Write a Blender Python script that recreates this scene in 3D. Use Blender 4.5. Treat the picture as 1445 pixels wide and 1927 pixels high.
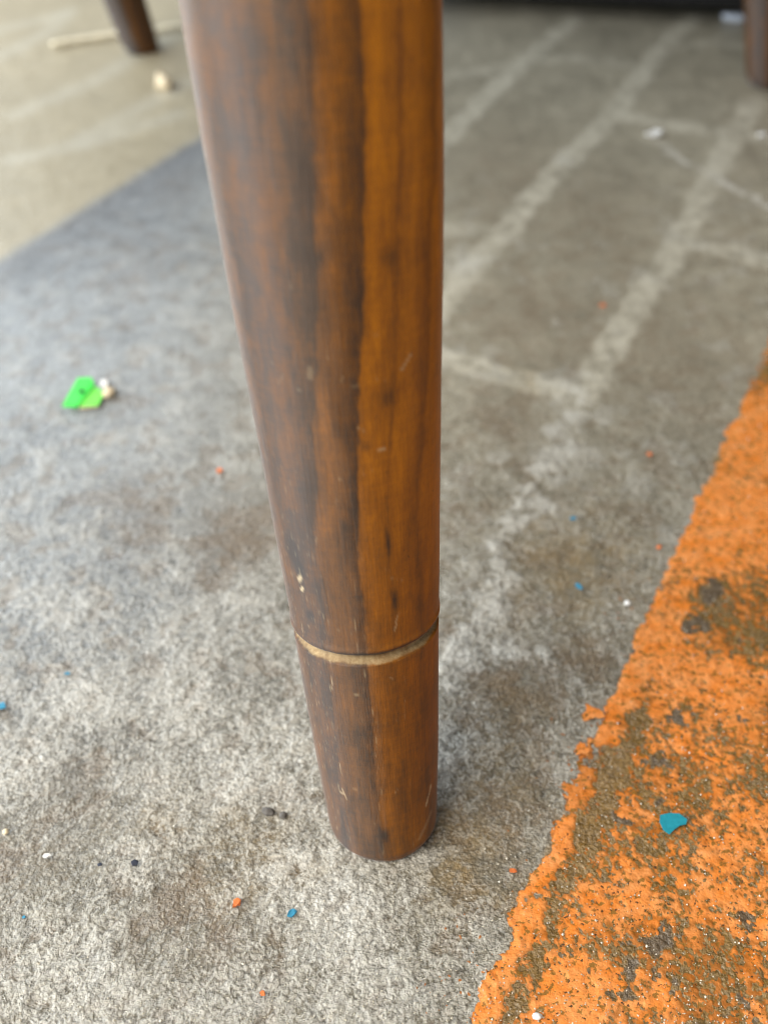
import bpy, bmesh, math, random
import numpy as np
from mathutils import Matrix, Vector

sc = bpy.context.scene
for o in list(bpy.data.objects):
    bpy.data.objects.remove(o)

# ------------------------------------------------------------------ camera
CAM_H = 0.25
PITCH, ROLL = math.radians(39.5), math.radians(-1.0)
FPX, PW, PH = 2300.0, 1445.0, 1927.0
_rt = np.array([1.0, 0, 0]); _up = np.array([0, math.sin(PITCH), math.cos(PITCH)])
CF = np.array([0, math.cos(PITCH), -math.sin(PITCH)])
CR = _rt * math.cos(ROLL) + _up * math.sin(ROLL)
CU = -_rt * math.sin(ROLL) + _up * math.cos(ROLL)
cam = bpy.data.cameras.new("camera"); cam_o = bpy.data.objects.new("camera", cam)
sc.collection.objects.link(cam_o)
cam_o.matrix_world = Matrix(((CR[0], CU[0], -CF[0], 0), (CR[1], CU[1], -CF[1], 0), (CR[2], CU[2], -CF[2], CAM_H), (0, 0, 0, 1)))
cam.sensor_fit = 'VERTICAL'; cam.sensor_height = 24.0; cam.lens = FPX / PH * 24.0
cam.clip_start = 0.01; cam.clip_end = 100
cam.dof.use_dof = True; cam.dof.focus_distance = 0.268; cam.dof.aperture_fstop = 7.2
sc.camera = cam_o

# ------------------------------------------------------------------ light
W = bpy.data.worlds.new("World"); sc.world = W; W.use_nodes = True
bg = W.node_tree.nodes["Background"]; bg.inputs[0].default_value = (0.95, 0.97, 1.0, 1); bg.inputs[1].default_value = 0.25


def area(name, loc, target, sx, sy, power, col):
    l = bpy.data.lights.new(name, 'AREA'); l.shape = 'RECTANGLE'; l.size = sx; l.size_y = sy
    l.energy = power; l.color = col
    o = bpy.data.objects.new(name, l); sc.collection.objects.link(o)
    o.location = loc
    o.rotation_euler = (Vector(target) - Vector(loc)).to_track_quat('-Z', 'Y').to_euler()
    return o


area("doorway_daylight", (-1.05, 1.05, 0.66), (0, 0.35, 0.50), 1.5, 1.3, 26, (0.84, 0.93, 1.0))
area("window_daylight", (-1.25, -0.10, 0.50), (0, 0.25, 0.35), 1.1, 0.95, 21, (0.88, 0.95, 1.0))
area("fill_light", (-0.95, -0.75, 1.75), (0.1, 0.3, 0), 1.5, 1.5, 52, (1.0, 0.92, 0.80))  # added fill light, no known lamp stands there

sc.view_settings.view_transform = 'Standard'; sc.view_settings.look = 'None'
sc.view_settings.exposure = 0.16; sc.view_settings.gamma = 1.0
sc.view_settings.use_curve_mapping = False
sc.cycles.filter_width = 1.0

# ------------------------------------------------------------------ helpers
rng = random.Random(7)
NR = np.random.RandomState(11)


def lin(r, g, b):
    def c(v):
        v /= 255.0
        return v / 12.92 if v <= 0.04045 else ((v + 0.055) / 1.055) ** 2.4
    return np.array([c(r), c(g), c(b)])


def ground(px, py, h=0.0):
    """point of the floor (or of the level h) seen at a place of the 1445 x 1927 photograph"""
    d = (px - PW / 2) * CR - (py - PH / 2) * CU + FPX * CF
    s = (h - CAM_H) / d[2]
    return np.array([d[0] * s, d[1] * s, h])


def px_size(py):
    g = ground(722, py); return float(np.linalg.norm(g - np.array([0, 0, CAM_H]))) / FPX


_perm = NR.permutation(65536)
_ang = NR.rand(65536) * 2 * np.pi
_gx, _gy = np.cos(_ang).astype(np.float32), np.sin(_ang).astype(np.float32)


def noise(x, y, seed=0):
    xi = np.floor(x).astype(np.int64); yi = np.floor(y).astype(np.int64)
    xf = (x - xi).astype(np.float32); yf = (y - yi).astype(np.float32)

    def g(ix, iy, dx, dy):
        h = _perm[(ix + _perm[(iy + seed * 131) & 65535]) & 65535]
        return _gx[h] * dx + _gy[h] * dy
    u = xf * xf * xf * (xf * (xf * 6 - 15) + 10); v = yf * yf * yf * (yf * (yf * 6 - 15) + 10)
    a = g(xi, yi, xf, yf); b = g(xi + 1, yi, xf - 1, yf); c = g(xi, yi + 1, xf, yf - 1); d = g(xi + 1, yi + 1, xf - 1, yf - 1)
    return ((a + (b - a) * u) + ((c + (d - c) * u) - (a + (b - a) * u)) * v) * 1.5


def fbm(x, y, size, octv=3, seed=0, gain=0.5):
    """size in metres"""
    s = 0; a = 1.0; f = 1.0 / size; n = 0
    for i in range(octv):
        s = s + a * noise(x * f + 17.3 * i, y * f - 9.1 * i, seed + i); n += a; a *= gain; f *= 2.03
    return s / n


def ss(a, b, x):
    t = np.clip((x - a) / (b - a), 0, 1); return t * t * (3 - 2 * t)


def seg_dist(x, y, pts):
    d = np.full(x.shape, 1e9)
    for (ax, ay), (bx, by) in zip(pts[:-1], pts[1:]):
        vx, vy = bx - ax, by - ay
        t = np.clip(((x - ax) * vx + (y - ay) * vy) / (vx * vx + vy * vy), 0, 1)
        d = np.minimum(d, np.hypot(x - ax - t * vx, y - ay - t * vy))
    return d


def line_side(x, y, p, q):
    """signed distance, positive on the right-hand side walking p to q"""
    vx, vy = q[0] - p[0], q[1] - p[1]; L = math.hypot(vx, vy)
    return ((x - p[0]) * vy - (y - p[1]) * vx) / L


def mesh_obj(name, verts, faces, mat=None, parent=None, smooth=True):
    me = bpy.data.meshes.new(name)
    if isinstance(verts, np.ndarray) and isinstance(faces, np.ndarray):
        nv, nf = len(verts), len(faces)
        me.vertices.add(nv); me.vertices.foreach_set('co', verts.astype(np.float32).ravel())
        me.loops.add(nf * 4); me.loops.foreach_set('vertex_index', faces.astype(np.int32).ravel())
        me.polygons.add(nf); me.polygons.foreach_set('loop_start', np.arange(0, nf * 4, 4, dtype=np.int32))
        me.update(calc_edges=True); me.validate()
    else:
        me.from_pydata([tuple(v) for v in verts], [], [tuple(f) for f in faces]); me.update()
    if smooth:
        me.polygons.foreach_set('use_smooth', np.ones(len(me.polygons), dtype=bool))
    o = bpy.data.objects.new(name, me); sc.collection.objects.link(o)
    if mat: me.materials.append(mat)
    if parent: o.parent = parent
    return o


def grid_faces(ny, nx):
    i = (np.arange(ny - 1)[:, None] * nx + np.arange(nx - 1)[None, :]).ravel()
    return np.stack([i, i + 1, i + nx + 1, i + nx], -1)


def col_attr(o, name, rgb):
    a = o.data.color_attributes.new(name, 'FLOAT_COLOR', 'POINT')
    d = np.ones((len(rgb), 4), np.float32); d[:, :rgb.shape[1]] = rgb
    a.data.foreach_set('color', d.ravel())


def tag(o, label, cat, group=None):
    o['label'] = label; o['category'] = cat
    if group: o['group'] = group
    return o


class NT:
    def __init__(s, name):
        s.m = bpy.data.materials.new(name); s.m.use_nodes = True
        s.t = s.m.node_tree; s.b = s.t.nodes['Principled BSDF']

    def n(s, ty, **k):
        nd = s.t.nodes.new(ty)
        for a, v in k.items():
            if a.startswith('i_'):
                key = a[2:]; nd.inputs[int(key) if key.isdigit() else key.replace('_', ' ')].default_value = v
            else: setattr(nd, a, v)
        return nd

    def l(s, a, b): s.t.links.new(a, b)

    def noise(s, scale, detail=3, rough=.55, vec=None, mapscale=None):
        nd = s.n('ShaderNodeTexNoise', i_Scale=scale, i_Detail=detail, i_Roughness=rough)
        tc = s.n('ShaderNodeTexCoord')
        src = tc.outputs['Object']
        if mapscale:
            mp = s.n('ShaderNodeMapping'); mp.inputs['Scale'].default_value = mapscale; s.l(src, mp.inputs[0]); src = mp.outputs[0]
        s.l(src, nd.inputs['Vector']); return nd.outputs['Fac']

    def ramp(s, fac, stops):
        r = s.n('ShaderNodeValToRGB'); e = r.color_ramp.elements
        while len(e) < len(stops): e.new(0.5)
        for k, (p, c) in enumerate(stops):
            e[k].position = p; e[k].color = tuple(c)[:3] + (1,) if hasattr(c, '__len__') else (c, c, c, 1)
        s.l(fac, r.inputs[0]); return r.outputs[0]

    def mix(s, fac, a, b, mode='MIX'):
        m = s.n('ShaderNodeMix', data_type='RGBA', blend_type=mode)
        for v, k in ((fac, 0), (a, 6), (b, 7)):
            if isinstance(v, bpy.types.NodeSocket): s.l(v, m.inputs[k])
            elif hasattr(v, '__len__'): m.inputs[k].default_value = tuple(v)[:3] + (1,)
            else: m.inputs[k].default_value = v
        return m.outputs[2]

    def math(s, op, a, b=0.0):
        m = s.n('ShaderNodeMath', operation=op)
        for v, k in ((a, 0), (b, 1)):
            if isinstance(v, bpy.types.NodeSocket): s.l(v, m.inputs[k])
            else: m.inputs[k].default_value = v
        return m.outputs[0]

    def bump(s, h, dist, strength=1.0):
        b = s.n('ShaderNodeBump'); b.inputs['Distance'].default_value = dist; b.inputs['Strength'].default_value = strength
        s.l(h, b.inputs['Height']); s.l(b.outputs[0], s.b.inputs['Normal'])


def plain(name, rgb, rough=.6, spec=.4, var=.25, scale=300, bump=0.0):
    t = NT(name); c = lin(*rgb)
    f = t.noise(scale, 4)
    t.l(t.mix(t.ramp(f, [(.3, 0.0), (.7, 1.0)]), c * (1 - var), np.clip(c * (1 + var), 0, 1)), t.b.inputs['Base Color'])
    t.b.inputs['Roughness'].default_value = rough; t.b.inputs['Specular IOR Level'].default_value = spec
    if bump: t.bump(f, bump)
    return t.m


# ------------------------------------------------------------------ floor
G = lambda *p: [tuple(ground(a, b)[:2]) for a, b in p]
O_EDGE = G((885, 1927), (1445, 652))            # edge of the orange stripe
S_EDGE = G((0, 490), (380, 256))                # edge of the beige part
GROUT = [G((820, 590), (890, 503), (1060, 306), (1145, 225), (1247, 89), (1310, 30)),
         G((780, 320), (851, 247), (924, 174), (983, 119), (1085, 34)),
         G((1420, 190), (1362, 290), (1311, 393), (1268, 478), (1213, 554), (1158, 639), (1094, 760)),
         G((780, 655), (838, 672), (1000, 715), (1095, 737)),
         G((1290, 452), (1324, 460), (1460, 494)),
         G((1153, 217), (1255, 232), (1370, 251), (1460, 262)),
         G((1010, 112), (1077, 108), (1179, 119)),
         G((830, 140), (900, 136), (985, 119)),
         G((1250, 86), (1330, 80), (1445, 84)), G((830, 430), (900, 432), (960, 440))]
CRUSTLINE = G((1094, 755), (1060, 830), (1000, 920), (950, 1040), (900, 1180), (870, 1240))
SCRATCH = G((1228, 256), (1265, 290), (1330, 325), (1445, 385))
OFFL = [G((0, 205), (60, 200), (150, 175), (262, 200), (80, 330))[i] for i in range(0)]
STRIPES_L = [G((-20, 60), (120, 25)), G((-10, 110), (90, 60), (130, 20)), G((30, 215), (180, 150), (330, 60)), G((150, 262), (270, 200), (360, 150)), G((20, 300), (160, 270), (330, 215))]


def blob(x, y, lst):
    f = np.zeros_like(x)
    for px, py, rp, s in lst:
        g = ground(px, py); sz = px_size(py)
        el = max(0.25, (CAM_H / np.linalg.norm(g - np.array([0, 0, CAM_H]))))
        r = rp * sz
        d = np.hypot((x - g[0]), (y - g[1]) * el * 1.15) / r
        f = np.maximum(f, s * np.exp(-d * d * 0.9))
    return f


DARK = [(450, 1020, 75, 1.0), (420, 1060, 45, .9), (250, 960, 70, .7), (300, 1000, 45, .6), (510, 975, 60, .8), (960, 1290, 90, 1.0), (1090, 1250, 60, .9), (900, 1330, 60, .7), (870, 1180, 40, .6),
        (1050, 1060, 80, .5), (930, 1500, 90, .45), (960, 1620, 60, .4), (870, 1640, 60, .45), (330, 1690, 90, .8), (430, 1760, 90, .6), (150, 1480, 70, .5), (60, 1600, 80, .5), (960, 800, 70, .5), (860, 960, 50, .4), (1010, 940, 40, .6),  # patches right of the foot: leg shadow painted into the floor
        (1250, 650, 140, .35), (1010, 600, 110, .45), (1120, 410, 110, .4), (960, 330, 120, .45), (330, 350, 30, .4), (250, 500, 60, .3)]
OCHRE = [(880, 1560, 70, .6), (930, 1450, 90, .55), (960, 1330, 70, .4), (850, 1640, 60, .7), (480, 1560, 60, .6), (440, 1640, 60, .5), (300, 1540, 60, .4), (560, 1650, 60, .4), (1080, 1060, 130, .5), (960, 1130, 80, .4), (980, 1680, 50, .6), (990, 710, 20, .5)]  # those right of the foot deepen the painted leg shadow
WHITE = [(880, 1240, 40, 1.0), (960, 1220, 45, .8), (860, 1270, 40, .8), (1010, 1230, 30, .8), (900, 1400, 70, .6), (850, 1430, 60, .7), (1030, 860, 35, .8), (1000, 930, 30, .7), (1080, 730, 40, .7), (180, 985, 50, .6), (330, 1060, 60, .4),
         (430, 1130, 80, .5), (330, 1380, 120, .5), (150, 1320, 110, .5), (60, 1450, 110, .5), (480, 1450, 120, .6), (520, 1640, 100, .7), (620, 1700, 120, .6), (280, 1640, 60, .6), (180, 1850, 150, .5), (420, 1880, 120, .5), (700, 1850, 120, .5), (120, 1140, 80, .4),
         (880, 490, 35, .8), (1065, 300, 22, .8), (340, 600, 60, .3), (80, 860, 70, .3)]


CHIPS = [(1232, 1502, 17, 1), (1247, 1781, 22, 1), (1228, 1762, 12, 1), (1193, 1825, 14, 1), (1162, 1848, 16, 1), (1258, 1842, 11, 1), (1279, 1348, 18, 1), (1243, 1434, 18, 1), (1316, 1172, 20, 1), (1340, 1109, 26, 1), (1074, 1801, 9, 1), (1416, 1733, 14, 1), (1399, 1881, 15, 1), (1041, 1710, 9, 1), (1208, 1440, 9, 1), (1165, 1530, 11, 1), (1305, 1545, 9, 1), (1400, 1340, 10, 1), (1180, 1775, 7, 1), (1110, 1850, 6, 1)]


def chipwarp(a, b):
    return .0080 * fbm(a, b, .0075, 4, 300, .62)


def axis_pts(lo, hi, fine_lo, fine_hi, step, grow, cap=1e9):
    mid = list(np.arange(fine_lo, fine_hi, step))
    a = []; s = step; v = fine_lo
    while v > lo:
        s = min(s * grow, cap); v -= s; a.append(v)
    b = []; s = step; v = mid[-1]
    while v < hi:
        s = min(s * grow, cap); v += s; b.append(v)
    return np.array(a[::-1] + mid + b)


RIGHT_D = np.array([O_EDGE[1][0] - O_EDGE[0][0], O_EDGE[1][1] - O_EDGE[0][1]]); RIGHT_D /= np.linalg.norm(RIGHT_D)


def floor_fields(X, Y):
    """height, colour and gloss of the bare floor"""
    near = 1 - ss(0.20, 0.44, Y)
    wob = fbm(X, Y, .012, 3, 40) * .004
    n60 = fbm(X, Y, .060, 3, 1); n20 = fbm(X, Y, .022, 3, 5); n7 = fbm(X, Y, .007, 3, 9)
    wx = X + .0012 * fbm(X, Y, .004, 2, 60); wy = Y + .0012 * fbm(X, Y, .004, 2, 64)
    n2 = fbm(wx, wy, .0028, 3, 13, .6); n1 = fbm(wx, wy, .0013, 2, 17, .6)
    rid = 1 - np.abs(fbm(wx, wy, .0042, 2, 21)) * 2.6
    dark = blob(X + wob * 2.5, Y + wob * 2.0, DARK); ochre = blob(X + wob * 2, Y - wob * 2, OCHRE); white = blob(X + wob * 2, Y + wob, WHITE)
    # grout residue lines
    g = np.zeros_like(X); gw = .0054
    for k, pl in enumerate(GROUT):
        d = seg_dist(X, Y, pl) + .9 * wob + .0012 * n7
        g = np.maximum(g, (1 - ss(gw * .7, gw * 1.55, d)) * (.9 if k < 3 else 1.0 if k == 3 else .9 if k < 6 else .55))
    cl = (1 - ss(.001, .012, seg_dist(X, Y, CRUSTLINE) + 2.6 * wob)) * np.clip(.75 + 1.2 * n7 + .8 * n20, 0, 1)
    white = np.maximum(white, .9 * cl)
    scr = (1 - ss(.0006, .0034, seg_dist(X, Y, SCRATCH) + 1.2 * wob + .0012 * n2)) * np.clip(.7 + 1.3 * n7, 0, 1)
    # pale crust
    cr = ss(-.05, .22, .55 * n2 + .35 * n1 + .22 * rid - .12 + .50 * (white - .35) - .55 * dark + .18 * n20)
    cr_amt = .35 + .65 * near
    # relief
    z = (.00028 * cr + .00014 * n1 + .00018 * n2) * (.35 + .65 * near) + .0003 * n20 + .0002 * n7 * near
    z = z - .00035 + .0002 * g
    # colours
    base = lin(157, 149, 130) * (1 - .30 * near)[:, None]; sheen_cool = lin(148, 152, 154) * (1 - .20 * near)[:, None]; dk = lin(116, 100, 80); oc = lin(146, 118, 62); pale = lin(196, 193, 184); grt = lin(198, 191, 172)
    t = (ss(.01, -.11, X) * ss(.17, .27, Y))[:, None]  # bluish sheen of the left floor put into its colour
    c = base * (1 - t) + sheen_cool * t
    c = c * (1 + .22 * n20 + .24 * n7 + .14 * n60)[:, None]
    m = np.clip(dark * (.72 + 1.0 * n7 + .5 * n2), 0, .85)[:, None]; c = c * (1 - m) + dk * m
    m = (g * np.clip(.72 + .9 * n7 + .4 * n2 + .5 * n20, 0, 1))[:, None]; c = c * (1 - m) + grt * m
    m = (.30 * cr * cr_amt * np.clip(.42 + .55 * white, .25, .92))[:, None]; c = c * (1 - m) + pale * m
    pn = fbm(X + 1.2 * wob, Y - wob, .017, 5, 230, .66)
    patch = ss(.02, .13, pn + .30 * (white - .2) - .45 * dark)
    hole = ss(.10, .20, -fbm(X, Y, .011, 4, 240, .62) + .25 * dark - .20 * white) * (1 - g)
    wfar = (.55 + .45 * near) * ss(.62, .45, Y)
    m = (.38 * patch * wfar * (1 - .5 * ochre))[:, None]; c = c * (1 - m) + pale * m
    m = (.50 * hole * wfar)[:, None]; c = c * (1 - m) + lin(122, 104, 82) * m
    z = z + (.00018 * patch - .00022 * hole) * (.3 + .7 * near)
    p2 = ss(.02, .09, fbm(wx, wy, .0062, 5, 260, .7) + .40 * (white - .62)) * ss(.30, .75, white)
    m = (.72 * p2 * (.45 + .55 * near))[:, None]; c = c * (1 - m) + lin(205, 202, 192) * m
    z = z + .00025 * p2 * near
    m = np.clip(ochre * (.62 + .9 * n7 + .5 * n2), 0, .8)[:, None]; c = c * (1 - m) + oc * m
    pit = ss(.28, .55, -n2 - .25 * n1) * (.25 + .75 * near)
    c = c * (1 - .38 * pit)[:, None]
    m = (scr * .8)[:, None]; c = c * (1 - m) + lin(215, 210, 198) * m
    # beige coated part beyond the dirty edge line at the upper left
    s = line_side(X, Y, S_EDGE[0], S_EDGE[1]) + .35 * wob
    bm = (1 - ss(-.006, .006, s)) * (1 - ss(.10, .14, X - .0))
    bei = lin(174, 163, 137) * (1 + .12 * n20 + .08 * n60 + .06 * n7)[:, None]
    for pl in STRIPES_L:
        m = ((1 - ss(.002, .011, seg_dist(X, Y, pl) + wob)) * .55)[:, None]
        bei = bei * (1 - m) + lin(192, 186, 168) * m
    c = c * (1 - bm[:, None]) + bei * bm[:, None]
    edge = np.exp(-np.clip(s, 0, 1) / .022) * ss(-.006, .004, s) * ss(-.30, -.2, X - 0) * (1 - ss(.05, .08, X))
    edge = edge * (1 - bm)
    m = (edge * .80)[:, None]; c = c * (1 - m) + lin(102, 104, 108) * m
    # olive stain under and between the orange paint
    so = line_side(X, Y, O_EDGE[0], O_EDGE[1]) + wob
    st = ss(-.001, .003, so) * (1 - ss(.17, .175, so))
    ol = lin(130, 98, 38) * (1 + .35 * n7 + .2 * n2)[:, None]
    gpatch = np.maximum(ss(.42, .6, n7 + .4 * n20), ss(.3, .6, blob(X + chipwarp(X, Y), Y + chipwarp(Y, X), CHIPS)))[:, None]
    ol = ol * (1 - gpatch) + lin(98, 80, 58) * gpatch
    m = (st * .9)[:, None]; c = c * (1 - m) + ol * m
    z = np.where(st > .5, z * .75, z)
    rough = .38 - .12 * near + .14 * n7 + .12 * dark + .10 * cr * near
    bias = (.50 * (white - .30) - .55 * dark + .26 * n20 + .30 * n7 - .20 * ochre + .22 * near) * (1 - .8 * np.maximum(st, bm))
    amt = np.clip(.36 + .34 * white - .16 * dark + .15 * n20, .10, .75) * (.14 + .86 * near) * (1 - .85 * np.maximum(st, bm))
    return z, np.clip(c, .01, .9), np.clip(rough, .2, .9), np.clip(.5 + .19 * bias, 0, 1), amt


xs = axis_pts(-4, 4, -.125, .165, .00085, 1.022, .5); ys = axis_pts(-3, 5, .125, .36, .00085, 1.009, .5)
GX, GY = np.meshgrid(xs, ys); X, Y = GX.ravel(), GY.ravel()
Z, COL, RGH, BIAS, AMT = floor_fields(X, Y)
far = ss(.6, 1.2, np.hypot(X, Y - .4))
Z = Z * (1 - far) - .0002 * far
floor_mat = NT("worn_concrete")
_a = floor_mat.n('ShaderNodeAttribute', attribute_name='stain_shade')
_r = floor_mat.n('ShaderNodeAttribute', attribute_name='gloss')
_b = floor_mat.n('ShaderNodeAttribute', attribute_name='crust')
_s = floor_mat.n('ShaderNodeSeparateColor'); floor_mat.l(_b.outputs['Color'], _s.inputs[0])
F = floor_mat
big = F.noise(420, 5, .64); midn = F.noise(1150, 3, .60); fine = F.noise(3000, 2, .5); vor = F.n('ShaderNodeTexVoronoi', i_Scale=980.0)
_tc = F.n('ShaderNodeTexCoord'); F.l(_tc.outputs['Object'], vor.inputs['Vector'])
crn = F.math('ADD', F.math('ADD', F.math('MULTIPLY', big, .58), F.math('MULTIPLY', midn, .42)), F.math('SUBTRACT', _s.outputs[0], .5))
crs = F.ramp(crn, [(.475, 0.0), (.50, .5), (.525, 1.0)])
cc = F.mix(F.math('MULTIPLY', crs, _s.outputs[1]), _a.outputs['Color'], lin(198, 194, 184))
pitm = F.ramp(crn, [(.36, .50), (.46, 1.0)])
pitc = F.mix(_s.outputs[1], (1, 1, 1), pitm)
cc = F.mix(1.0, cc, pitc, 'MULTIPLY')
cc = F.mix(1.0, cc, F.ramp(fine, [(.25, .80), (.5, 1.0), (.75, 1.15)]), 'MULTIPLY')
cc = F.mix(1.0, cc, F.ramp(midn, [(.30, .82), (.5, 1.0), (.70, 1.14)]), 'MULTIPLY')
cc = F.mix(_s.outputs[2], cc, F.mix(1.0, cc, F.ramp(vor.outputs['Distance'], [(.15, 1.10), (.45, 1.0), (.75, .72)]), 'MULTIPLY'))
F.l(cc, F.b.inputs['Base Color'])
F.l(_r.outputs['Fac'], F.b.inputs['Roughness'])
F.b.inputs['Specular IOR Level'].default_value = .75
hh = F.math('ADD', F.math('MULTIPLY', crs, F.math('MULTIPLY', _s.outputs[1], .20)), F.math('ADD', F.math('MULTIPLY', fine, .12), F.math('ADD', F.math('MULTIPLY', midn, .24), F.math('ADD', F.math('MULTIPLY', big, .40), F.math('MULTIPLY', vor.outputs['Distance'], -.16)))))
hh = F.math('MULTIPLY', hh, _s.outputs[2])
F.bump(hh, .0015, 1.0)
floor = mesh_obj("floor", np.stack([X, Y, Z], -1), grid_faces(len(ys), len(xs)), floor_mat.m)
col_attr(floor, 'stain_shade', COL); col_attr(floor, 'crust', np.stack([BIAS, AMT, .15 + .85 * (1 - ss(.22, .5, Y))], -1)); col_attr(floor, 'gloss', np.stack([RGH] * 3, -1))
floor['kind'] = 'structure'

# orange painted stripe: a thin coat that dips below the concrete where it has worn away
ST = .00055
pu = np.arange(-.09, .50, ST); pv = np.arange(-.014, .172, ST)
PU, PV = np.meshgrid(pu, pv, indexing='ij'); PU, PV = PU.ravel(), PV.ravel()
RN = np.array([RIGHT_D[1], -RIGHT_D[0]])
PX = O_EDGE[0][0] + RIGHT_D[0] * PU + RN[0] * PV; PY = O_EDGE[0][1] + RIGHT_D[1] * PU + RN[1] * PV
zf = floor_fields(PX, PY)[0]
wr = .0012 * fbm(PX, PY, .004, 2, 70); wx, wy = PX + wr, PY - wr
e7 = fbm(PX, PY, .009, 4, 80, .6); e3 = fbm(wx, wy, .0024, 3, 84, .7); e30 = fbm(PX, PY, .045, 2, 88); e1 = fbm(wx, wy, .0016, 2, 92)
edge_d = PV + .0012 + .0042 * fbm(PX, PY, .012, 4, 96, .6) + .0006 * e3
keep = .24 + .60 * e30 + .75 * e7 + .95 * e3 + .55 * e1
lip = np.exp(-((edge_d - .0028) / .0022) ** 2) * ss(.17, .11, PU)
keep = keep + 1.1 * lip * (.6 + 1.2 * fbm(PX, PY, .012, 2, 99))
gap = np.exp(-((edge_d - .0085) / .0025) ** 2) * ss(.14, .09, PU)
keep = keep - .75 * gap
solid = blob(PX, PY, [(1370, 960, 100, 1), (1420, 820, 80, .8), (1300, 1010, 60, .8), (1250, 1200, 70, .7), (1340, 1270, 70, .6), (1420, 1330, 60, .7), (1150, 1700, 80, .5), (1050, 1850, 80, .6), (1350, 1700, 90, .5), (1400, 1500, 70, .3)])
wornb = blob(PX, PY, [(1400, 1060, 45, 1), (1360, 1130, 40, .8), (1420, 1210, 40, .7), (1150, 1430, 60, .9), (1090, 1560, 60, .8), (1270, 1560, 50, .5), (1120, 1620, 50, .6), (1250, 1640, 60, .6), (1420, 1470, 60, .6), (1290, 1340, 40, .5), (1330, 1780, 50, .4), (1180, 1800, 40, .5), (1440, 1700, 50, .4)])
keep = keep + .50 * solid - .50 * wornb - 1.6 * ss(.3, .7, blob(PX + chipwarp(PX, PY), PY + chipwarp(PY, PX), CHIPS))
keep = keep - 3.0 * ss(.0008, -.0012, edge_d)
h = np.clip(keep, -.9, .45) * .00017
h = np.where(h > 0, h + .00004, h) + .00008 * lip * (keep > 0)
PZ = np.maximum(zf + h, zf - .0004)
pm = NT("orange_floor_paint")
f1 = pm.noise(820, 3, .6); f3 = pm.noise(480, 5, .66); f2 = pm.noise(160, 4, .6)
oc = pm.mix(pm.ramp(f2, [(.35, 0.0), (.68, 1.0)]), lin(224, 128, 46), lin(232, 154, 90))
_d = pm.n('ShaderNodeAttribute', attribute_name='dirt')
oc = pm.mix(_d.outputs['Fac'], oc, lin(140, 84, 26))
oc = pm.mix(pm.ramp(f3, [(.405, .9), (.435, .0)]), oc, lin(128, 94, 38))
oc = pm.mix(pm.ramp(f1, [(.345, .95), (.375, 0.0)]), oc, lin(70, 50, 32))
pm.l(oc, pm.b.inputs['Base Color']); pm.b.inputs['Roughness'].default_value = .40; pm.b.inputs['Specular IOR Level'].default_value = .4
pm.bump(pm.math('ADD', pm.math('MULTIPLY', f1, .7), f3), .00045, .9)
paint = mesh_obj("painted_stripe", np.stack([PX, PY, PZ], -1), grid_faces(len(pu), len(pv))[:, ::-1], pm.m)
dirt = np.clip(.75 - 2.2 * keep + .5 * e1 - .4 * solid, 0, .8) + .35 * ss(.1, .5, -e30)
col_attr(paint, 'dirt', np.stack([np.clip(dirt, 0, .85)] * 3, -1))
paint['kind'] = 'structure'

# ------------------------------------------------------------------ the chair
FOOT = np.array([-.00144, .18386, 0.0]); AX = np.array([-.0498, .1598, 1.0]); AX /= np.linalg.norm(AX)
E1 = RIGHT_D; E2 = np.array([-RIGHT_D[1], RIGHT_D[0]])
SEAT_Z = .38
TP = [-.01, 0.0, .0007, .023, .0608, .0913, .1145, .142, .1664, .1884, .23, .28, .42]
RP = [.0123, .0127, .0131, .01440, .01612, .01765, .01880, .02035, .02140, .02200, .0225, .0225, .0222]


def leg_mesh(name, foot, axis, parent, mat, nt, na, scale=1.0, groove=True, length=.37):
    d = axis / np.linalg.norm(axis)
    a = np.cross(d, [0, 1, 0]); a /= np.linalg.norm(a); a = -a if a[0] < 0 else a
    b = np.cross(d, a); b = -b if b[1] > 0 else b          # b points towards the camera
    t = np.linspace(-.004, length, nt)
    if groove:
        t = np.unique(np.concatenate([t, np.linspace(.056, .0665, 60)]))
    r = np.interp(t, TP, RP) * scale
    k = np.ones(7) / 7
    if groove:
        gr = np.clip(1 - np.abs((t - .0616) / .0017), 0, 1)
        r = r - .0016 * ss(0, .75, gr)
        r = r + .00025 * np.exp(-((t - .0640) / .0008) ** 2)
    th = np.linspace(0, 2 * np.pi, na + 1)[:-1]
    T, TH = np.meshgrid(t, th, indexing='ij'); Rr = r[:, None] * np.ones_like(TH)
    cs, sn = np.cos(TH), np.sin(TH)
    lum = .00012 * fbm(T.ravel() * .25, (TH * .016).ravel(), .006, 3, 120).reshape(T.shape)
    wear = .00018 * fbm(T.ravel() * .6, (TH * .016).ravel(), .0022, 2, 126).reshape(T.shape)
    if groove:
        gm = np.exp(-((T - .0616) / .0022) ** 2)
        lum = lum + gm * wear * .7
    Rr = Rr + lum
    P = foot + d * T[..., None] + Rr[..., None] * (cs[..., None] * a + sn[..., None] * b)
    z = P[..., 2]
    shrink = 1 - .09 * np.exp(-np.clip(z, 0, 1) / .0009)
    cx = foot + d * T[..., None]
    P[..., :2] = cx[..., :2] + (P[..., :2] - cx[..., :2]) * shrink[..., None]
    P[..., 2] = np.maximum(P[..., 2], .0002)
    nT, nA = T.shape
    idx = np.arange(nT * nA).reshape(nT, nA)
    f = np.stack([idx[:-1], np.roll(idx[:-1], -1, 1), np.roll(idx[1:], -1, 1), idx[1:]], -1).reshape(-1, 4)
    o = mesh_obj(name, P.reshape(-1, 3), f, mat, parent)
    return o, T.ravel(), TH.ravel(), Rr.ravel()


wood = NT("stained_wood")
att = wood.n('ShaderNodeAttribute', attribute_name='grain_shade')
uvw = wood.n('ShaderNodeAttribute', attribute_name='wood_co')


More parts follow.
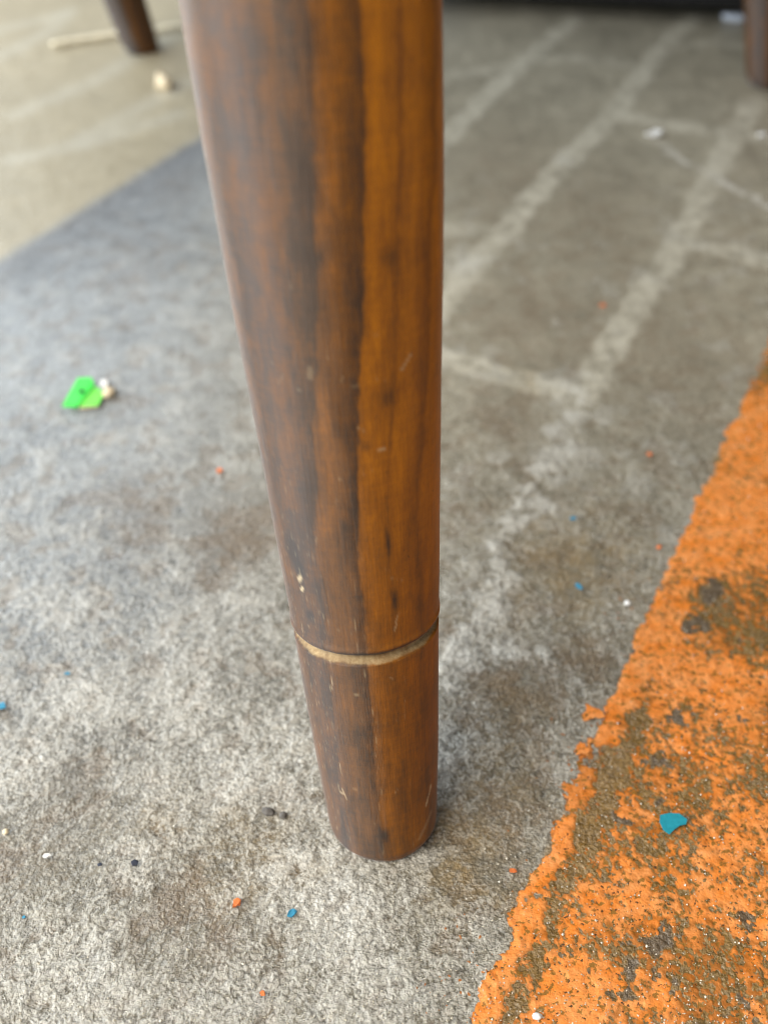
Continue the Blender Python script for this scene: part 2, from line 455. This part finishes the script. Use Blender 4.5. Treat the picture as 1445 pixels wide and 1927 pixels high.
def wn(sc3, detail, rough=.6):
    mp = wood.n('ShaderNodeMapping'); mp.inputs['Scale'].default_value = sc3
    wood.l(uvw.outputs['Color'], mp.inputs[0])
    nd = wood.n('ShaderNodeTexNoise', i_Scale=1.0, i_Detail=detail, i_Roughness=rough); wood.l(mp.outputs[0], nd.inputs['Vector'])
    return nd.outputs['Fac']


fib = wn((1300, 30, 1300), 4); flame = wn((150, 900, 150), 6, .75); mott = wn((240, 110, 240), 6, .7); speck = wn((1700, 700, 1700), 3)
fine = wn((3800, 260, 3800), 3)
g = wood.math('ADD', att.outputs['Fac'], wood.math('MULTIPLY', wood.math('SUBTRACT', mott, .5), .62))
g = wood.math('ADD', g, wood.math('MULTIPLY', wood.math('SUBTRACT', flame, .5), .24))
g = wood.math('ADD', g, wood.math('MULTIPLY', wood.math('SUBTRACT', fib, .5), .26))
g = wood.math('ADD', g, wood.math('MULTIPLY', wood.math('SUBTRACT', fine, .5), .22))
wc = wood.ramp(g, [(.0, lin(44, 31, 22)), (.22, lin(64, 44, 28)), (.45, lin(104, 64, 20)), (.68, lin(144, 86, 10)), (1.0, lin(196, 122, 8))])
wc = wood.mix(wood.ramp(speck, [(.24, .75), (.33, 0.0)]), wc, lin(40, 24, 14))
rawa = wood.n('ShaderNodeAttribute', attribute_name='raw')
rawc = wood.mix(wood.ramp(fib, [(.15, 0.0), (.85, 1.0)]), lin(134, 104, 62), lin(196, 172, 130))
rawm = wood.math('MULTIPLY', rawa.outputs['Fac'], wood.ramp(mott, [(.2, .6), (.5, 1.0)]))
wc = wood.mix(rawa.outputs['Fac'], wc, rawc)
scu = wood.n('ShaderNodeAttribute', attribute_name='scuff')
wc = wood.mix(scu.outputs['Fac'], wc, lin(196, 176, 140))
wood.l(wc, wood.b.inputs['Base Color'])
rr = wood.math('ADD', wood.math('MULTIPLY', mott, .30), .38)
rr = wood.math('ADD', rr, wood.math('MULTIPLY', rawa.outputs['Fac'], .4))
wood.l(rr, wood.b.inputs['Roughness'])
wood.b.inputs['Specular IOR Level'].default_value = .72
_tv = wood.n('ShaderNodeCombineXYZ', i_0=-.05, i_1=.158, i_2=.986); wood.l(_tv.outputs[0], wood.b.inputs['Tangent']); wood.b.inputs['Anisotropic'].default_value = .94   # turning marks
wood.b.inputs['Coat Weight'].default_value = .0; wood.b.inputs['Coat Roughness'].default_value = .46; wood.b.inputs['Coat IOR'].default_value = 1.5
wood.b.inputs['Sheen Weight'].default_value = .34; wood.b.inputs['Sheen Roughness'].default_value = .21
wood.bump(wood.math('ADD', wood.math('ADD', fib, wood.math('MULTIPLY', fine, .6)), wood.math('MULTIPLY', flame, .2)), .00010, .7)


def paint_leg(o, T, TH, Rr, main, dim=.55):
    n = len(T)
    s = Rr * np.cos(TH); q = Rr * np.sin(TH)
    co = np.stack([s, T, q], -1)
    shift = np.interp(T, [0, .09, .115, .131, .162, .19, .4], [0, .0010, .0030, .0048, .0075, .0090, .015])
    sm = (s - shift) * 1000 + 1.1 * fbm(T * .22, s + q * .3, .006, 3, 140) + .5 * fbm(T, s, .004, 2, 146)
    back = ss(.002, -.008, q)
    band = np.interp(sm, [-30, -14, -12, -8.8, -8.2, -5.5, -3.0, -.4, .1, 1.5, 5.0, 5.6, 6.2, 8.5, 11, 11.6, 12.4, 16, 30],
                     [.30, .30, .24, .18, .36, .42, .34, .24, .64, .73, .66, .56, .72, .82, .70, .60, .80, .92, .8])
    if main:
        low = ss(.12, .04, T); band = band * (1 - .5 * low) + .36 * .5 * low
        band = band + .10 * ss(.12, .17, T) * (sm > -8)
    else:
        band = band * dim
    band = band + .10 * fbm(T * .3, s, .01, 3, 150)
    raw = np.zeros(n)
    if main:
        wv = .0003 * fbm(s, q, .008, 2, 160) + .00018 * fbm(s, q, .0015, 2, 163)
        raw = ss(.0601, .0605, T + wv) * (1 - ss(.0617, .0622, T + wv))
        lip_shade = ss(.0612, .0621, T + wv) * (1 - ss(.0630, .0642, T + wv)) * ss(-.010, .0, s)  # shade under the groove's upper lip painted into the colour
        band = band - .45 * lip_shade
        raw = raw * (1 - .55 * lip_shade) * (.8 + .5 * fbm(s, T, .003, 3, 166))
    scuff = np.zeros(n)
    if main:
        th_f = np.arctan2(s, -(-q))      # 0 facing the camera, negative to the left
        a = np.arctan2(s, q)
        # fine pale streaks near the two glue lines and the worn left edge
        st = ss(.30, .55, fbm(s * 6, T * .35, .0022, 3, 170))
        for s0, wdt, k, t0, t1 in ((-8.4, .9, .55, .0, .075), (.2, .5, .35, 0, .06), (7.6, .5, .3, 0, .06), (-8.4, .7, .3, .07, .10), (-1.2, .9, .35, .045, .08)):
            scuff = np.maximum(scuff, k * st * np.exp(-((sm - s0) / wdt) ** 2) * ss(t0 - .004, t0 + .004, T) * (1 - ss(t1 - .01, t1 + .005, T)))
        sc2 = ss(.34, .6, fbm(s * 3, T * .5, .0012, 2, 176)) * .30 * (ss(-.004, -.014, s)) * ss(.13, .07, T)
        scuff = np.maximum(scuff, sc2)

        def stroke(x0, t0, x1, t1, w, k):
            d = seg_dist(s, T, [(x0, t0), (x1, t1)])
            return k * (1 - ss(w * .4, w, d + .00015 * fbm(s, T, .0012, 1, 180))) * (q > 0)
        for args in ((.0108, .0128, .0122, .0172, .00030, .8), (.0088, .0035, .0118, .0085, .0006, .22), (-.0092, .0205, -.0064, .0213, .00018, .5), (-.0080, .0222, -.0072, .0192, .00018, .5),
                     (-.0050, .1280, -.0048, .1295, .0008, .14), (.0115, .1270, .0135, .1295, .0004, .4), (-.0122, .0800, -.0117, .0812, .0006, .8), (-.0119, .0775, -.0116, .0783, .0004, .9),
                     (.0070, .0700, .0076, .0720, .00025, .35), (.0066, .0680, .0072, .0698, .00025, .35), (-.0030, .052, -.0014, .0521, .0002, .3), (.0062, .1115, .0074, .1118, .0004, .4)):
            scuff = np.maximum(scuff, stroke(*args))
        rnd = np.random.RandomState(3)
        for _ in range(40):
            x0 = rnd.uniform(-.014, .016); t0 = rnd.uniform(.002, .15); an = rnd.normal(.3, .9); L = rnd.uniform(.0008, .0035)
            scuff = np.maximum(scuff, stroke(x0, t0, x0 + L * math.cos(an), t0 + L * math.sin(an), rnd.uniform(.00008, .00018), rnd.uniform(.05, .18)))
        for x0, t0, rx, rt_, k in ((-.0128, .0872, .0012, .0032, .5), (-.0117, .0830, .0007, .0016, .7), (-.0107, .0715, .0007, .0010, .5), (.0008, .0085, .0009, .0020, .4), (.0085, .1225, .002, .0022, .25), (.004, .113, .0012, .001, .25), (.0072, .076, .0006, .0032, .4), (.0068, .0905, .0005, .003, .35), (.0105, .149, .002, .002, .2), (-.003, .151, .0025, .0022, .22)):
            band = band - k * np.exp(-((s - x0) / rx) ** 2 - ((T - t0) / rt_) ** 2) * (q > 0)
    for nm, v in (('grain_shade', band), ('raw', raw), ('scuff', scuff)):
        col_attr(o, nm, np.stack([np.clip(v, 0, 1)] * 3, -1))
    col_attr(o, 'wood_co', co + np.array([.1, 0, .1]))


chair = bpy.data.objects.new("wooden_chair", None); sc.collection.objects.link(chair)
tag(chair, "dark stained brown wooden chair with round tapered legs, nearest leg grooved", "chair")
bpy.context.view_layer.update()


def add_leg(foot, axis, main, scale=1.0, label=None, length=.37, dim=.55):
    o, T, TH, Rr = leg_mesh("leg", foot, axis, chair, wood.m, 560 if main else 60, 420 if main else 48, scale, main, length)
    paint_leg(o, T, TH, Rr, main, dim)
    if label: o['label'] = label
    return o


main_leg = add_leg(FOOT, AX, True, label="amber and dark brown streaked wooden leg with pale raw groove near its foot")
REAR_R = ground(1449, 155); REAR_L = ground(269, 94); FRONT_L = FOOT + np.array([E2[0] * .36 - E1[0] * .04, E2[1] * .36 - E1[1] * .04, 0])
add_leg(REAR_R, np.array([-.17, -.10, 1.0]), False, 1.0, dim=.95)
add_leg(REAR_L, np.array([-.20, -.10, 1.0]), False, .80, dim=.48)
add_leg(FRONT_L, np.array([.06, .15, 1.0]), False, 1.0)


def box(name, c, u, v, hu, hv, z0, z1, mat, parent=None, bev=.004):
    bm = bmesh.new(); bmesh.ops.create_cube(bm, size=1.0)
    for w in bm.verts:
        p = np.array(c)[:2] + np.array(u) * w.co.x * 2 * hu + np.array(v) * w.co.y * 2 * hv
        w.co = (p[0], p[1], z0 if w.co.z < 0 else z1)
    bmesh.ops.recalc_face_normals(bm, faces=bm.faces)
    if bev: bmesh.ops.bevel(bm, geom=list(bm.edges), offset=bev, segments=2, affect='EDGES')
    me = bpy.data.meshes.new(name); bm.to_mesh(me); bm.free()
    o = bpy.data.objects.new(name, me); sc.collection.objects.link(o); me.materials.append(mat)
    if parent: o.parent = parent
    return o


brown = plain("brown_wood", (84, 52, 32), .45, .45, .3, 60)
tops = [f + (a / a[2]) * SEAT_Z * .93 for f, a in ((FOOT, AX), (REAR_R, np.array([-.17, -.10, 1.0])), (REAR_L, np.array([-.20, -.10, 1.0])), (FRONT_L, np.array([.06, .15, 1.0])))]
cen = sum(tops) / 4
for p, q in ((0, 1), (1, 2), (2, 3), (3, 0)):
    u = (tops[q] - tops[p])[:2]; L = np.linalg.norm(u); u = u / L; v = np.array([-u[1], u[0]])
    box("seat_rail", (tops[p] + tops[q]) / 2, u, v, L / 2 - .018, .010, SEAT_Z - .055, SEAT_Z - .002, brown, chair, .002)
sv = [t[:2] + (t[:2] - cen[:2]) / np.linalg.norm(t[:2] - cen[:2]) * .03 for t in tops]
bm = bmesh.new(); lo = [bm.verts.new((p[0], p[1], SEAT_Z)) for p in sv]; fc = bm.faces.new(lo)
ex = bmesh.ops.extrude_face_region(bm, geom=[fc]); bmesh.ops.translate(bm, vec=(0, 0, .022), verts=[g for g in ex['geom'] if isinstance(g, bmesh.types.BMVert)])
bmesh.ops.recalc_face_normals(bm, faces=bm.faces); bmesh.ops.bevel(bm, geom=list(bm.edges), offset=.005, segments=3, affect='EDGES')
me = bpy.data.meshes.new("seat"); bm.to_mesh(me); bm.free(); so = bpy.data.objects.new("seat", me); sc.collection.objects.link(so); so.parent = chair; me.materials.append(brown)

# ------------------------------------------------------------------ dark box added behind for the dark band
c0, c1 = ground(850, 34), ground(1400, 62)
u = (c1 - c0)[:2]; u /= np.linalg.norm(u); v = np.array([-u[1], u[0]])
black = plain("black_board", (26, 25, 24), .7, .3, .3, 40)
dbox = bpy.data.objects.new("dark_box", None); sc.collection.objects.link(dbox)
tag(dbox, "black low box on a recessed base behind the chair legs", "cabinet")
mid = c0[:2] + u * .53
box("box_body", mid + v * .23, u, v, .57, .22, .010, .60, black, dbox, .003)
box("box_base", mid + v * .27, u, v, .53, .14, .0006, .0095, black, dbox, 0)

# ------------------------------------------------------------------ litter on the floor


def flake(name, px, py, rpx, mat, label, cat, thick=.0004, seed=0, aspect=1.0, tilt=.1, rot=0, lift=.0003, group=None, n=9):
    r0 = np.random.RandomState(seed + 100); g = ground(px, py); r = rpx * px_size(py) * .88
    bm = bmesh.new(); vs = []
    for k in range(n):
        a = 2 * math.pi * k / n + r0.uniform(-.2, .2); rad = r * r0.uniform(.68, 1.12)
        rad *= 1 + .22 * math.sin(3 * a + seed) + .12 * math.sin(5 * a + 2 * seed) if n > 12 else 1
        x, y = rad * math.cos(a), rad * math.sin(a) * aspect
        vs.append(bm.verts.new((x * math.cos(rot) - y * math.sin(rot), x * math.sin(rot) + y * math.cos(rot), r0.uniform(0, thick * .8))))
    f = bm.faces.new(vs)
    ex = bmesh.ops.extrude_face_region(bm, geom=[f]); bmesh.ops.translate(bm, vec=(0, 0, thick), verts=[q for q in ex['geom'] if isinstance(q, bmesh.types.BMVert)])
    bmesh.ops.recalc_face_normals(bm, faces=bm.faces)
    me = bpy.data.meshes.new(name); bm.to_mesh(me); bm.free(); me.materials.append(mat)
    o = bpy.data.objects.new(name, me); sc.collection.objects.link(o)
    o.location = (g[0], g[1], lift); o.rotation_euler = (r0.uniform(-tilt, tilt), r0.uniform(-tilt, tilt), 0)
    return tag(o, label, cat, group)


def pebble(name, px, py, rpx, mat, label, cat, seed=0, squash=(1, 1, .7), rough=.22):
    r0 = np.random.RandomState(seed + 500); g = ground(px, py); r = rpx * px_size(py)
    bm = bmesh.new(); bmesh.ops.create_icosphere(bm, subdivisions=3, radius=1.0)
    ph = r0.uniform(0, 50)
    for w in bm.verts:
        p = np.array(w.co)
        k = 1 + rough * (noise(np.array([p[0] * 1.7 + ph]), np.array([p[1] * 1.7 + p[2] * 1.3]), 3)[0] + .5 * noise(np.array([p[0] * 4 + ph]), np.array([p[2] * 4 + p[1] * 3]), 5)[0])
        w.co = Vector((p[0] * squash[0], p[1] * squash[1], p[2] * squash[2])) * float(k) * r
    me = bpy.data.meshes.new(name); bm.to_mesh(me); bm.free(); me.materials.append(mat)
    for pl in me.polygons: pl.use_smooth = True
    o = bpy.data.objects.new(name, me); sc.collection.objects.link(o)
    o.location = (g[0], g[1], r * squash[2] * .75); o.rotation_euler = (0, 0, r0.uniform(0, 6))
    return tag(o, label, cat)


teal = plain("teal_paint", (34, 140, 158), .5, .4, .12, 900, .0001)
blue = plain("blue_paint", (58, 136, 168), .6, .3, .3, 900)
orange = plain("orange_chip", (222, 122, 66), .6, .3, .25, 900, .0003)
whitem = plain("white_crumb", (226, 224, 220), .6, .4, .08, 600)
greym = plain("grey_stone", (98, 94, 90), .8, .4, .3, 700)
bluegrey = plain("slate_chip", (62, 68, 84), .6, .4, .3, 700)
cream = plain("cream_crumb", (226, 208, 176), .6, .4, .2, 500)

CHIP_TEAL = [(1241, 1535), (1258, 1531), (1277, 1532), (1292, 1543), (1290, 1552), (1279, 1554), (1268, 1562), (1259, 1571), (1247, 1562), (1240, 1547)]
flake("paint_chip", 1088, 1106, 11, blue, "blue paint chip on bare concrete left of the orange stripe", "paint chip", .0003, 2, .55, .1, -1.0)
flake("paint_chip", 550, 1721, 13, blue, "blue paint chip in front of the near chair leg", "paint chip", .0004, 3, .6, .1, .8)
flake("paint_chip", 4, 1331, 12, blue, "light blue paint chip at the left edge of the picture", "paint chip", .0003, 4, .8, .1, 0)
flake("paint_chip", 128, 1269, 7, blue, "tiny blue paint chip just right of the chip at the left edge", "paint chip", .0002, 5, .7)
flake("paint_chip", 46, 1728, 4, blue, "tiniest blue chip near the lower left corner", "paint chip", .0002, 6, .8)
flake("paint_chip", 1078, 977, 8, blue, "faint blue speck farthest back beside the orange stripe", "paint chip", .0002, 8, .7)
flake("paint_chip", 445, 1703, 12, orange, "bright orange paint chip left of the blue chip before the near leg", "paint chip", .0005, 9, .7, .2, 1.1)
flake("paint_chip", 413, 888, 8, orange, "orange paint chip halfway between the green tag and the near leg", "paint chip", .0004, 10, .9)
flake("paint_chip", 965, 1641, 9, orange, "small orange chip beside the ragged lower edge of the stripe", "paint chip", .0003, 11, .6)
flake("paint_chip", 1133, 577, 7, orange, "orange speck between the grout lines behind the near leg", "paint chip", .0004, 12)
flake("paint_chip", 1222, 857, 6, orange, "orange speck left of the upper stripe edge", "paint chip", .0003, 13)
flake("paint_chip", 1238, 1032, 6, orange, "orange speck close to the stripe edge at mid height", "paint chip", .0003, 14)
flake("paint_chip", 1113, 1344, 26, pm.m, "ragged orange paint island standing off the stripe edge", "paint chip", .00022, 16, .75, .02, .3, .00025, n=28)
flake("paint_chip", 1094, 1412, 17, pm.m, "ragged orange paint patch below the island off the stripe edge", "paint chip", .0002, 31, 1.0, .02, .9, .00025, n=28)
flake("paint_chip", 495, 1872, 6, orange, "pale orange chip at the bottom, nearest to the camera", "paint chip", .0003, 17)
pebble("stone_crumb", 1180, 1137, 6, whitem, "white crumb on concrete just left of the orange stripe", "crumb", 1)
pebble("stone_crumb", 1010, 1915, 8, whitem, "white crumb on the orange stripe at the bottom edge", "crumb", 2, (1.1, .8, .7))
pebble("stone_crumb", 505, 1530, 10, greym, "larger dark grey stone left of the near leg's foot", "stone", 3, (1.2, .8, .6))
pebble("stone_crumb", 533, 1536, 7, greym, "small round dark grey stone next to the leg's foot", "stone", 4)
pebble("stone_crumb", 12, 1567, 6, cream, "tan crumb at the left edge low in the picture", "crumb", 6)
flake("slate_chip", 254, 1627, 10, bluegrey, "dark triangular chip on the pale concrete at lower left", "chip", .0006, 18, .7, .3, .5, n=5)
flake("slate_chip", 189, 1630, 6, bluegrey, "smaller dark chip left of the dark triangular chip", "chip", .0004, 19, .6)
flake("plaster_chip", 1231, 256, 19, whitem, "white plaster chip at the end of the pale scratch behind the stripe", "chip", .0012, 20, .55)
flake("plaster_chip", 90, 1613, 10, whitem, "white plaster flake on the floor at lower left", "chip", .0004, 22, .6)
flake("plaster_chip", 1432, 257, 12, whitem, "white plaster bit below the right rear leg", "chip", .0008, 23, .7)
pebble("paper_scrap", 1381, 38, 19, plain("bluish_white", (205, 212, 224), .5, .5, .05, 100), "bluish white scrap on the dark floor beside the right rear leg", "scrap", 7, (1.15, .5, .35))
pebble("shell_crumb", 312, 165, 14, cream, "larger cream lobe of the shell crumb behind the near leg", "crumb", 8, (1.15, .9, .8), .4)
bpy.data.objects["shell_crumb"]['label'] = "cream lumpy shell crumb on the beige floor left of the near leg"
lob = pebble("shell_lobe", 304, 151, 10, cream, "x", "x", 9, (1.1, .8, .8), .4)
par = bpy.data.objects["shell_crumb"]; bpy.context.view_layer.update()
lob.parent = par; lob.matrix_parent_inverse = par.matrix_world.inverted(); del lob['label']; del lob['category']

# wooden stick beyond the rear leg
p0, p1, p2 = ground(98, 84, .002), ground(200, 66, .002), ground(420, 40, .002)
stickm = plain("pale_stick", (244, 234, 208), .6, .3, .06, 120)
bm = bmesh.new(); N = 24; prev = None
for i in range(N + 1):
    t = i / N; p = p0 * (1 - t) ** 2 + 2 * (p1 + (p1 - (p0 + p2) / 2) * .5) * t * (1 - t) + p2 * t * t
    dv = (p2 - p0) / np.linalg.norm(p2 - p0); nv = np.array([-dv[1], dv[0], 0]); rad = .0016 + .0002 * math.sin(i * 2.1)
    ring = [bm.verts.new(tuple(p + nv * rad * 1.3 * math.cos(a) + np.array([0, 0, rad * math.sin(a)]))) for a in np.linspace(0, 2 * math.pi, 11)[:-1]]
    if prev:
        for k in range(10): bm.faces.new((prev[k], prev[(k + 1) % 10], ring[(k + 1) % 10], ring[k]))
    else: bm.faces.new(ring[::-1])
    prev = ring
bm.faces.new(prev); bmesh.ops.recalc_face_normals(bm, faces=bm.faces)
me = bpy.data.meshes.new("wooden_stick"); bm.to_mesh(me); bm.free(); me.materials.append(stickm)
for pl in me.polygons: pl.use_smooth = True
so = bpy.data.objects.new("wooden_stick", me); sc.collection.objects.link(so)
tag(so, "long thin pale wooden stick lying behind the left rear chair leg", "stick")


# green folded tag with a cream crumb
def prism(name, pts, z0, thick, mat, parent=None, tilt=None, bev=.00008):
    bm = bmesh.new(); vs = []
    for i, (a, b) in enumerate(pts):
        g = ground(a, b, z0); vs.append(bm.verts.new((g[0], g[1], z0 + (tilt[i] if tilt else 0))))
    f = bm.faces.new(vs); ex = bmesh.ops.extrude_face_region(bm, geom=[f])
    bmesh.ops.translate(bm, vec=(0, 0, thick), verts=[q for q in ex['geom'] if isinstance(q, bmesh.types.BMVert)])
    bmesh.ops.recalc_face_normals(bm, faces=bm.faces)
    if bev: bmesh.ops.bevel(bm, geom=list(bm.edges), offset=bev, segments=2, affect='EDGES')
    me = bpy.data.meshes.new(name); bm.to_mesh(me); bm.free(); me.materials.append(mat)
    o = bpy.data.objects.new(name, me); sc.collection.objects.link(o)
    if parent: o.parent = parent
    return o


tag(prism("paint_chip", CHIP_TEAL, .0006, .0003, teal, None, None, 0), "large teal paint chip lying on the orange stripe", "paint chip")
green = plain("green_plastic", (72, 226, 84), .4, .5, .06, 500)
green2 = plain("lime_plastic", (120, 230, 84), .45, .5, .08, 500)
tagc = bpy.data.objects.new("plastic_tag", None); sc.collection.objects.link(tagc)
tag(tagc, "bright green folded plastic tag with a dark dot on the grey concrete", "tag")
prism("front_panel", [(118, 766), (147, 767), (179, 727), (174, 715), (148, 716)], .0014, .0006, green, tagc, [0, 0, .0003, .0006, .0006])
prism("rear_panel", [(150, 766), (186, 764), (196, 742), (184, 730), (174, 731)], .0011, .0005, green2, tagc)
prism("cream_edge", [(150, 771), (186, 767), (190, 760), (152, 762)], .0003, .0008, cream, tagc)
dot = prism("dot", [(148, 738), (153, 741), (159, 735), (154, 731)], .0026, .0001, plain("dark_dot", (10, 34, 22), .8), tagc, None, 0)
pebble("shell_fragment", 207, 744, 14, cream, "cream crumpled fragment touching the right side of the green tag", "fragment", 12, (1.2, .8, .6), .45)
pebble("shell_fragment", 200, 728, 12, whitem, "whitish crumpled fragment behind the green tag's right end", "fragment", 13, (.8, 1.1, .6), .45)

# loose grit: small sharp grains nobody could count
r0 = np.random.RandomState(42); vs = []; fs = []
for _ in range(4200):
    px, py = r0.uniform(-60, 1500), 1927 - 1700 * r0.rand() ** 1.6
    g = ground(px, py); r = r0.uniform(.00012, .00034) * (1.6 if r0.rand() < .04 else 1)
    b = len(vs)
    for v in ((1, 0, 0), (-1, 0, 0), (0, 1, 0), (0, -1, 0), (0, 0, 1), (0, 0, -1)):
        j = r0.uniform(.5, 1.1); vs.append((g[0] + v[0] * r * j + r0.normal() * r * .15, g[1] + v[1] * r * j, .0003 + v[2] * r * j))
    for t in ((0, 2, 4), (2, 1, 4), (1, 3, 4), (3, 0, 4), (2, 0, 5), (1, 2, 5), (3, 1, 5), (0, 3, 5)):
        fs.append(tuple(b + k for k in t))
gm = plain("quartz_grit", (186, 178, 160), .12, .8, .4, 1200)
grit = mesh_obj("loose_grit", vs, fs, gm, None, False)
grit['kind'] = 'stuff'; tag(grit, "fine pale sandy grit scattered over the concrete floor", "grit")

# repeats of one kind share a group
for _o in sc.objects:
    _k = _o.name.split('.')[0]
    _g = {'paint_chip': 'paint chips scattered on the floor', 'stone_crumb': 'small crumbs and stones on the floor', 'plaster_chip': 'white plaster chips on the floor',
          'slate_chip': 'dark chips on the concrete', 'shell_fragment': 'fragments beside the green tag'}.get(_k)
    if _g and _o.parent is None: _o['group'] = _g
